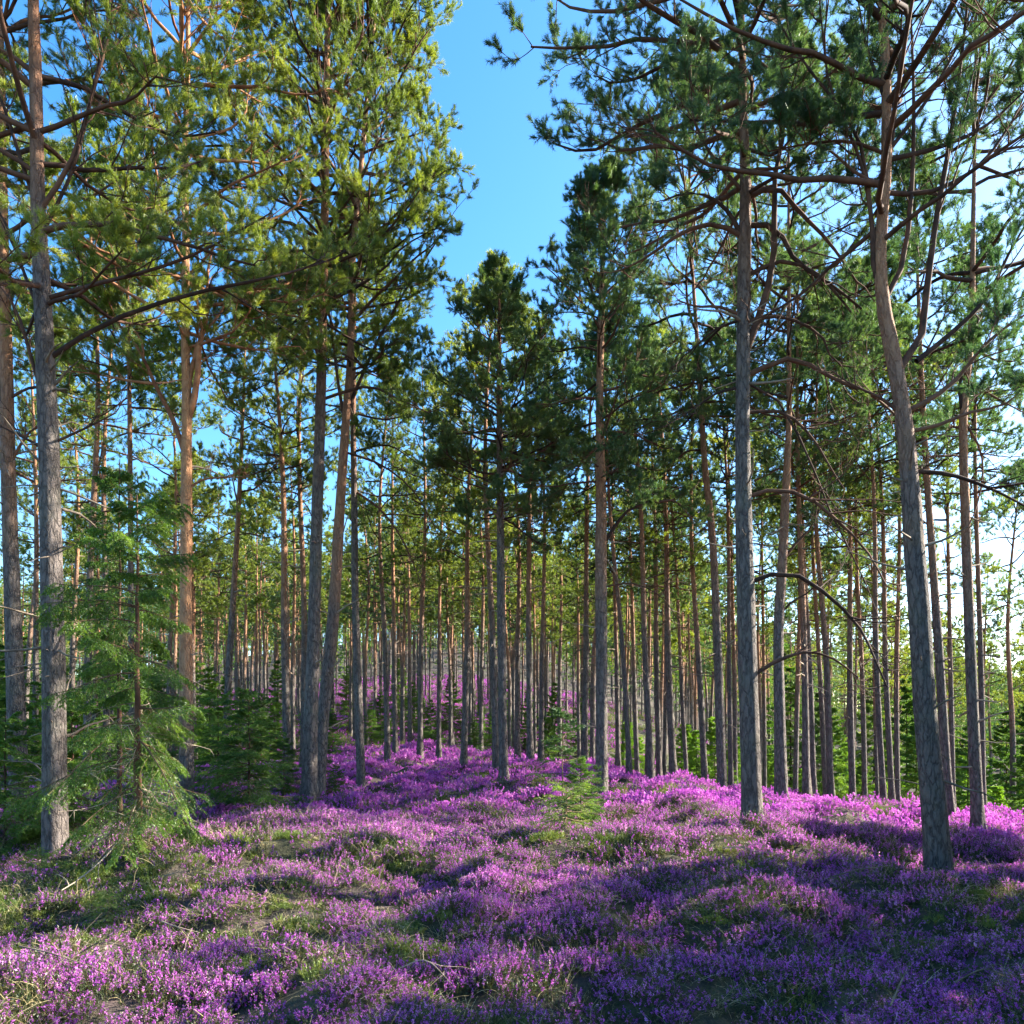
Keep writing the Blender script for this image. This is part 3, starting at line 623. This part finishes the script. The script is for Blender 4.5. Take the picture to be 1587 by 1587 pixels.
put_spruce(s3, X(900, 13.2), 13.2, "flat dark green spruce bush on the shaded heather behind the sapling", .5, 3)
put_spruce(s4, X(505, 18.5), 18.5, "small olive spruce standing between the close pair of pines and the slender dark pine", .6, 1)
put_spruce(s3, X(520, 18.8), 18.8, "low olive spruce bush right at the foot of the close pair of pines", .35, 1)
put_spruce(s4, X(395, 20), 20, "pointed young spruce rising behind the wide dark one", 1.0, 3)
s5 = spruce(35, .88, .48, .42, .09, 5, 9, 4, 10, .020, .005, M_spruce_lit, trunk_r=.011, conic=.5, bare_low=4)
put_spruce(s5, X(878, 10.4), 10.4, "small light green spruce sapling on a bare pale stem in the sunny heather", name="spruce_sapling", cat="sapling")
put_spruce(s5, X(168, 6.9), 6.9, "tiny spruce seedling on the grassy hump below the drooping spruce", .45, 1, name="spruce_sapling", cat="sapling", dz=-.08)
put_spruce(s5, X(60, 8.2), 8.2, "pale green sapling at the foot of the knotty grey pine", .75, 2, name="spruce_sapling", cat="sapling", dz=-.15)
put_spruce(s5, X(608, 20), 20, "little yellowish sapling on the heather right of the slender dark pine", .55, 2, name="spruce_sapling", cat="sapling", dz=-.2)
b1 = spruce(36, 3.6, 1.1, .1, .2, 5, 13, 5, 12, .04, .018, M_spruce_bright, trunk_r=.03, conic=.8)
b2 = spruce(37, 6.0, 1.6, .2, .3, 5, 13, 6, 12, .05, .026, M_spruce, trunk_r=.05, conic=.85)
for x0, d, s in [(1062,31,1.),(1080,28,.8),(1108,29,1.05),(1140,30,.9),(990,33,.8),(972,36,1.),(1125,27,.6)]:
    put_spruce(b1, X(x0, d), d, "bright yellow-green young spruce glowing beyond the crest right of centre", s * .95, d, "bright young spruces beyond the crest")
for x0, d, s in [(1175,40,1.3),(1225,44,1.4),(1275,38,1.2),(1355,44,1.5),(1405,40,1.4),(1440,30,.9),(1485,36,1.3),(1525,33,1.1),(1600,38,1.4),(1660,34,1.3),(1160,34,.8),(1370,27,.6),(1520,24,.55),(1590,25,.7),(1240,33,.8),(1290,31,.9),(1335,36,1.),(1390,30,.8),(1420,34,1.),(1500,31,.9),(1545,27,.8),(1580,33,1.),(1620,30,1.),(1195,36,.9),(1465,38,1.1),(1560,40,1.2),(1310,42,1.2)]:
    put_spruce(b2 if int(d) % 3 else b1, X(x0, d), d, "green spruce in the lower wood behind the thin trunks at the right", s, x0, "green spruces beyond the right crest")
for x0, d, s in [(80,40,1.3),(140,38,1.2),(200,42,1.3),(290,40,1.1),(0,42,1.4),(-40,36,1.3),(380,44,.9),(215,26,.8),(85,22,.7),(15,21,.75),(-30,24,1.),(60,28,.9),(120,25,.8),(170,30,.9),(235,22,.6),(300,27,.7),(325,32,.8),(30,34,1.1),(250,34,1.),(-70,30,1.1),(350,36,.7)]:
    put_spruce(b2 if int(x0) % 4 else b1, X(x0, d), d, "green spruce of the thicket seen past the left trunks", s, x0, "green spruces in the left thicket")
for x0, d, s in [(430,46,.8),(480,44,.6),(540,48,.7),(620,50,.8),(640,46,.6),(700,50,.7),(780,48,.8),(820,46,.7),(860,44,.8),(900,40,.7),(600,36,.35),(735,32,.3),(680,34,.3),(405,30,.5),(425,34,.6),(575,34,.4),(590,40,.55),(668,36,.45),(655,42,.5),(745,38,.5),(765,36,.45),(790,40,.5),(515,33,.4),(722,44,.5),(850,36,.5)]:
    put_spruce(b2, X(x0, d), d, "small dark spruce among the far trunks behind the central crest", s, x0, "small spruces behind the central crest")

MARKS = [(-999, "the left edge"), (86, "the knotty grey pine"), (289, "the orange-lit pine"), (485, "the close pair"), (560, "the slender dark pine"),
         (718, "the curved-foot pine"), (781, "the full-crowned pine"), (932, "the pale-barked pine"), (1044, "the thick-footed pine"),
         (1167, "the arching pine"), (1290, "the crest-line pine"), (1457, "the big leaning pine"), (1517, "the forked pine"), (9999, "the right edge")]
ORD = "first second third fourth fifth sixth seventh eighth ninth tenth eleventh twelfth thirteenth fourteenth fifteenth sixteenth seventeenth eighteenth nineteenth twentieth".split()
ORD += [t_ + "-" + o_ for t_ in ("twenty", "thirty", "forty", "fifty") for o_ in ORD[:9]]
def rank(group, what):
    ob = [o for o in SC.objects if o.parent is None and o.location.y > 0 and o.get('group') in group]
    cells = {}
    for o in ob:
        c = CX + o.location.x / o.location.y * F; i = max(j for j, (m_, _) in enumerate(MARKS) if m_ <= c); cells.setdefault(i, []).append((c, o))
    for i, l in cells.items():
        l.sort(key=lambda q: q[0])
        for k, (c, o) in enumerate(l): o['label'] = "%s %s from left between %s and %s" % (ORD[k], what, MARKS[i][1], MARKS[i + 1][1])
rank([q[-1] for q in FARZ], "far pine")
rank(["bright young spruces beyond the crest"], "bright spruce"); rank(["green spruces beyond the right crest"], "low-lying spruce")
rank(["green spruces in the left thicket"], "thicket spruce"); rank(["small spruces behind the central crest"], "small far spruce")

b3 = spruce(38, 5.6, 1.7, .2, .24, 6, 14, 6, 12, .05, .026, M_spruce, trunk_r=.05, conic=.5)  # unseen spruces added at the right, sized to throw shade bands leftward
for x, y, sc_, w_ in [(7.9, 6.3, 1.0, "third"), (7.0, 4.3, .9, "second"), (9.6, 7.7, 1.0, "fourth"), (6.3, 2.4, .85, "first"), (10.9, 10.3, 1.15, "fifth"), (14.5, 14.2, 1.2, "sixth")]:
    put_spruce(b3, x, y, "added shade spruce at the right outside the picture, %s in the row going away" % w_, sc_, x)

# ---------------------------------------------------------------- distant wood: one mass, past counting
def hidden_meshes(name, meshes):
    c = bpy.data.collections.new(name)
    for i, me in enumerate(meshes):
        o = bpy.data.objects.new("%s_piece_%02d" % (name, i), me); c.objects.link(o)
    return c
def scatter(name, P, rot, scl, idx, coll, **tags):
    me = bpy.data.meshes.new(name); me.vertices.add(len(P)); me.vertices.foreach_set("co", np.asarray(P, np.float32).ravel())
    for an, ty, dat in (("rot", 'FLOAT_VECTOR', rot), ("scl", 'FLOAT_VECTOR', scl)):
        a = me.attributes.new(an, ty, 'POINT'); a.data.foreach_set("vector", np.asarray(dat, np.float32).ravel())
    a = me.attributes.new("idx", 'INT', 'POINT'); a.data.foreach_set("value", np.asarray(idx, np.int32))
    me.update(); ob = link(name, me); tag(ob, **tags)
    ng = bpy.data.node_groups.new(name + "_scatter", 'GeometryNodeTree')
    ng.interface.new_socket(name="Geometry", in_out='INPUT', socket_type='NodeSocketGeometry'); ng.interface.new_socket(name="Geometry", in_out='OUTPUT', socket_type='NodeSocketGeometry')
    N = ng.nodes; gi = N.new("NodeGroupInput"); go = N.new("NodeGroupOutput"); ip = N.new("GeometryNodeInstanceOnPoints"); ci = N.new("GeometryNodeCollectionInfo")
    ci.inputs['Collection'].default_value = coll; ci.inputs['Separate Children'].default_value = True; ci.inputs['Reset Children'].default_value = True
    def attr(nm, ty):
        q = N.new("GeometryNodeInputNamedAttribute"); q.data_type = ty; q.inputs['Name'].default_value = nm; return q.outputs['Attribute']
    L = ng.links; L.new(gi.outputs[0], ip.inputs['Points']); L.new(ci.outputs[0], ip.inputs['Instance']); ip.inputs['Pick Instance'].default_value = True
    L.new(attr("idx", 'INT'), ip.inputs['Instance Index']); L.new(attr("rot", 'FLOAT_VECTOR'), ip.inputs['Rotation']); L.new(attr("scl", 'FLOAT_VECTOR'), ip.inputs['Scale'])
    L.new(ip.outputs[0], go.inputs[0]); md = ob.modifiers.new("scatter", 'NODES'); md.node_group = ng; return ob

def whole(seed, z, r, nm):
    rng = np.random.default_rng(seed); g = Geo()
    P = np.array([[0, 0, -.3], [.05, 0, 5], [0, .05, 10], [0, 0, 15.]]); tubes(g, P[None], np.array([[.12, .1, .07, .02]]), 5, 1)
    P1, L, P2, L2, P3, L3 = pine_skeleton(rng, P, z, 15, r, 26, 5, 2, PROF); pine_tufts(rng, g, P3, 3, 4, .2, .07, 0); return g.mesh("far_pine", [nm, M_bark])
wood = hidden_meshes("wood", [whole(301, 4.5, 2.0, M_pine), whole(302, 6, 1.9, M_pine_blue_shade), whole(303, 2, 2.3, M_spruce)])
rng = np.random.default_rng(9); P = []
while len(P) < 2600:
    d = math.sqrt(rng.uniform(62 ** 2, 190 ** 2)); c = rng.uniform(-500, 2080); x = X(c, d)
    P.append((x, d))
P = np.array(P); z = ground(P[:, 0], P[:, 1]); n_ = len(P); s = rng.uniform(.75, 1.0, n_)
scatter("distant_forest", np.c_[P, z], np.c_[np.zeros(n_), np.zeros(n_), rng.random(n_) * 6.28], np.stack([s, s, s], 1), rng.integers(0, 3, n_), wood,
        label="far wood closing the view behind all the single trees", cat="forest", kind="stuff")

# ---------------------------------------------------------------- heather
def heather_clump(seed, rad, hgt, stems, bloom, leaf, straw=0, moss=False, bells=12, bsize=.0068):
    rng = np.random.default_rng(seed); g = Geo()
    a = rng.random(stems) * 6.28; r = np.sqrt(rng.random(stems)) * rad
    S = np.stack([r * np.cos(a) * .75, r * np.sin(a) * .75, np.full(stems, -.02)], 1)
    D = np.stack([np.cos(a) * r / rad * .55, np.sin(a) * r / rad * .55, np.ones(stems)], 1) + rng.normal(size=(stems, 3)) * .16
    L = hgt * (1.05 - .4 * (r / rad) ** 2) * rng.uniform(.75, 1.15, stems)
    C = grow(rng, S, D, L, 5, .06, .10)
    Dt = C[:, -1] - C[:, 1]
    if leaf: tufts(g, rng, C[:, 1], Dt, np.linalg.norm(Dt, axis=1), leaf, .014 if not moss else .02, .005, (25, 60), 0)
    nb = int(stems * bloom)
    if nb:
        sel = rng.permutation(stems)[:nb]; f0 = C[sel, 3]; Df = C[sel, 4] - C[sel, 3]
        ln = np.linalg.norm(Df, axis=1)[:, None, None]
        Dn = nrm(Df); s_ = rng.uniform(-.2, 1.1, (nb, bells, 1)); q = f0[:, None] + Dn[:, None] * s_ * ln + rng.normal(size=(nb, bells, 3)) * .0045
        q = q.reshape(-1, 3); n_ = len(q); u_ = nrm(rng.normal(size=(n_, 3))); v_ = nrm(np.cross(u_, rng.normal(size=(n_, 3)))); sz = bsize * rng.uniform(.7, 1.3, (n_, 1))
        g.add(np.stack([q - u_ * sz, q + v_ * sz * .6, q + u_ * sz, q - v_ * sz * .6], 1), np.arange(n_ * 4).reshape(-1, 4), 1)
    if straw:
        a = rng.random(straw) * 6.28; SS = np.stack([rng.normal(size=straw) * rad * .5, rng.normal(size=straw) * rad * .5, np.zeros(straw)], 1)
        DD = np.stack([np.cos(a) * .7, np.sin(a) * .7, rng.uniform(.4, 1.4, straw)], 1); Q = grow(rng, SS, DD, rng.uniform(.6, 1.6, straw) * hgt, 6, -.16, .12)
        tubes(g, Q, np.full((straw, 1), .0016) * np.linspace(1, .5, 6), 3, 2)
    return g.mesh("heather_clump", [M_moss if moss else M_hleaf, M_flower, M_straw])
H = [heather_clump(400 + i, .13, .145, 46, b, 16, st) for i, (b, st) in enumerate([(.62, 1), (.5, 2), (.4, 4), (.55, 1), (.26, 5), (.14, 7)])]
H += [heather_clump(420, .13, .12, 50, .06, 20, 3), heather_clump(421, .13, .10, 60, 0, 16, 2, True), heather_clump(422, .12, .17, 16, .15, 8, 30), heather_clump(423, .13, .15, 44, .12, 20, 6)]
hc = hidden_meshes("heather_pieces", H)
# coarser ones for beyond 14 m
HF = [heather_clump(440 + i, .2, .2, 40, b, 8, 1 if i > 1 else 0, bells=8, bsize=.017) for i, b in enumerate([.72, .6, .48, .28])] + [heather_clump(450, .2, .18, 40, .1, 14, 3, bells=8, bsize=.017), heather_clump(451, .2, .14, 44, 0, 14, 0, True)]
hcf = hidden_meshes("heather_far_pieces", HF)
def field(x, y, l, s):
    return np.sin(x / l + 1.3 * np.sin(y / l * .8 + s)) * np.cos(y / l * 1.1 + s * 2 + 1.1 * np.sin(x / l * .7)) 
def heath(r0, r1, rho, ang, rng):
    area = ang * 2 * (r1 ** 2 - r0 ** 2) / 2; N = int(area * rho); r = np.sqrt(rng.uniform(r0 ** 2, r1 ** 2, N)); a = rng.uniform(-ang, ang, N)
    return r * np.sin(a), r * np.cos(a)
rng = np.random.default_rng(21)
def build_heath(name, rings, coll, far, label):
    xs, ys, sc = [], [], []
    for r0, r1, rho, ang, s in rings:
        x, y = heath(r0, r1, rho, ang, rng); xs.append(x); ys.append(y); sc.append(np.full(len(x), s))
    x, y, s = map(np.concatenate, (xs, ys, sc)); z = ground(x, y)
    if far:   # beyond the crests: no bloom in the low left and right woods
        col = CX + x / y * F
        keep = ~((x > 9) & (y > 26) & (rng.random(len(x)) < .6)); x, y, z, s, col = x[keep], y[keep], z[keep], s[keep], col[keep]
    b = .5 * field(x, y, .55, 1.) + .5 * field(x, y, .23, 2.5) + .45 * field(x, y, 1.6, 4.) + rng.normal(size=len(x)) * .33
    b = b - .2 * np.clip((10 - np.hypot(x, y)) / 4, 0, 1) - .12 * ((x < -1) & (y < 5.5))
    if far:
        idx = np.select([b < -.7, b < -.3, b < .1], [5, 4, 3], rng.integers(0, 3, len(x)))
        idx = np.where((y > 38) & (rng.random(len(x)) < .8), rng.integers(3, 6, len(x)), idx)
        nob = (x > 8) & (y > 24) | (x < -9) & (y > 15) & (y < 45); idx = np.where(nob, rng.integers(4, 6, len(x)), idx)
    else:
        idx = np.select([b < -.80, b < -.70, b < -.44, b < -.15, b < .12], [7, 8, 9, 5, 4], rng.integers(0, 4, len(x)))
        left = (x < -2.6 - (9 - y) * .2) & (x > -5.5) & (y > 5.2) & (y < 8.3); idx = np.where(left & (rng.random(len(x)) < .6), rng.choice([6, 7, 7, 9], len(x)), idx)
    k = s * rng.uniform(.75, 1.3, len(x)); near = np.hypot(x, y) < 9
    hh = k * (1 + .35 * field(x, y, .4, 7.)) * rng.uniform(.8, 1.2, len(x))
    scatter(name, np.c_[x, y, z], np.c_[rng.normal(size=len(x)) * .18, rng.normal(size=len(x)) * .18, rng.random(len(x)) * 6.28], np.stack([k, k, hh], 1), idx, coll, label=label, cat="heather", kind="stuff")
build_heath("heather", [(1.2, 4.5, 95, R(70), .8), (4.5, 9, 78, R(50), .9), (9, 15, 45, R(46), 1.15)], hc, False, "purple flowering heather with straw and green tufts covering the near ground")
build_heath("heather", [(15, 26, 22, R(44), 1.05), (26, 45, 9, R(42), 1.5), (45, 90, 3.2, R(40), 2.2)], hcf, True, "purple flowering heather carpet running over the crest to the far slope")

# ---------------------------------------------------------------- fallen wood
def fallen(label, pts_, r, seed, twigs=6):
    rng = np.random.default_rng(seed); W = [np.array(p) for p in pts_]; base = W[0]; base_z = gz(base[0], base[1])
    q = np.array([[p[0], p[1], gz(p[0], p[1]) + p[2]] for p in W]) - np.array([base[0], base[1], base_z]); P = resample(q, 12)
    g = Geo(); tubes(g, P[None], (r * np.linspace(1, .35, 12))[None], 6, 0, .05, rng)
    ii = rng.integers(3, 11, twigs); Q = grow(rng, P[ii], rng.normal(size=(twigs, 3)) + np.array([0, 0, .3]) + 1.2 * nrm(P[-1] - P[0]), rng.uniform(.12, .4, twigs), 5, -.05, .18)
    tubes(g, Q, np.full((twigs, 1), r * .45) * np.linspace(1, .3, 5), 4)
    tag(link("fallen_branch", g.mesh("fallen_branch", [M_dead], True), loc=(base[0], base[1], base_z)), label, "fallen branch")
def fb(label, cols, r, seed, tw=5):
    """cols: (column, depth, height above ground)"""
    fallen(label, [(X(c, d), d, h) for c, d, h in cols], r, seed, tw)
fb("long pale dead branch leaning from the foot of the drooping spruce down to the left", [(214,8.5,.62),(170,8.1,.4),(125,7.7,.2),(95,7.4,.12)], .014, 61)
fb("thin pale dead branch above the long one, reaching to the knotty pine", [(208,8.6,.5),(150,8.4,.38),(100,8.3,.28)], .008, 62)
fb("bare grey brushwood lying in the dark heather in the bottom left corner", [(30,4.6,.2),(90,4.5,.24),(150,4.55,.2)], .006, 63, 8)
fb("bleached curved twig lying in the shaded heather at the bottom right", [(1380,4.0,.18),(1398,4.25,.26),(1404,4.5,.22)], .006, 64, 4)
fb("crooked pale stick in the sunny heather below the drooping spruce", [(250,6.4,.2),(275,6.3,.26),(310,6.35,.2)], .006, 65, 4)
fb("thin arched twig over the heather at the bottom centre", [(620,4.6,.15),(660,4.5,.28),(700,4.55,.22)], .004, 66, 3)
fb("short grey stick in the dark heather of the lower right", [(1340,6.2,.2),(1350,5.9,.26),(1362,6.1,.2)], .006, 67, 2)
fb("dead twiggy bundle lying in the heather left of the bottom centre", [(120,5.6,.18),(170,5.4,.27),(215,5.5,.2)], .006, 68, 12)

fb("thin grey twig on the shaded heather in front of the arching pine", [(1120,9.0,.2),(1150,8.8,.28),(1195,8.9,.18)], .008, 69, 5)
fb("pale twig in the sunlit heather left of the sapling", [(690,9.2,.2),(715,9.0,.3),(745,9.1,.2)], .007, 70, 4)
fb("dry forked branch in the heather in front of the close pair", [(455,12.5,.2),(490,12.2,.3),(530,12.4,.2)], .012, 71, 6)
fb("crooked bare branch in the heather left of the foot of the big leaning pine", [(1290,7.8,.2),(1330,7.6,.3),(1375,7.7,.22)], .009, 72, 6)
fb("short broken stick in the sunlit heather below the middle of the photo", [(800,5.9,.2),(822,5.8,.27),(850,5.85,.2)], .006, 73, 3)
fb("thin fan of grey twigs in the heather in the bottom right corner", [(1480,4.6,.18),(1520,4.5,.28),(1560,4.6,.2)], .005, 74, 9)
fb("tangle of grey twigs in the heather under the left spruce", [(255,7.4,.2),(285,7.3,.3),(330,7.4,.2)], .006, 75, 14)
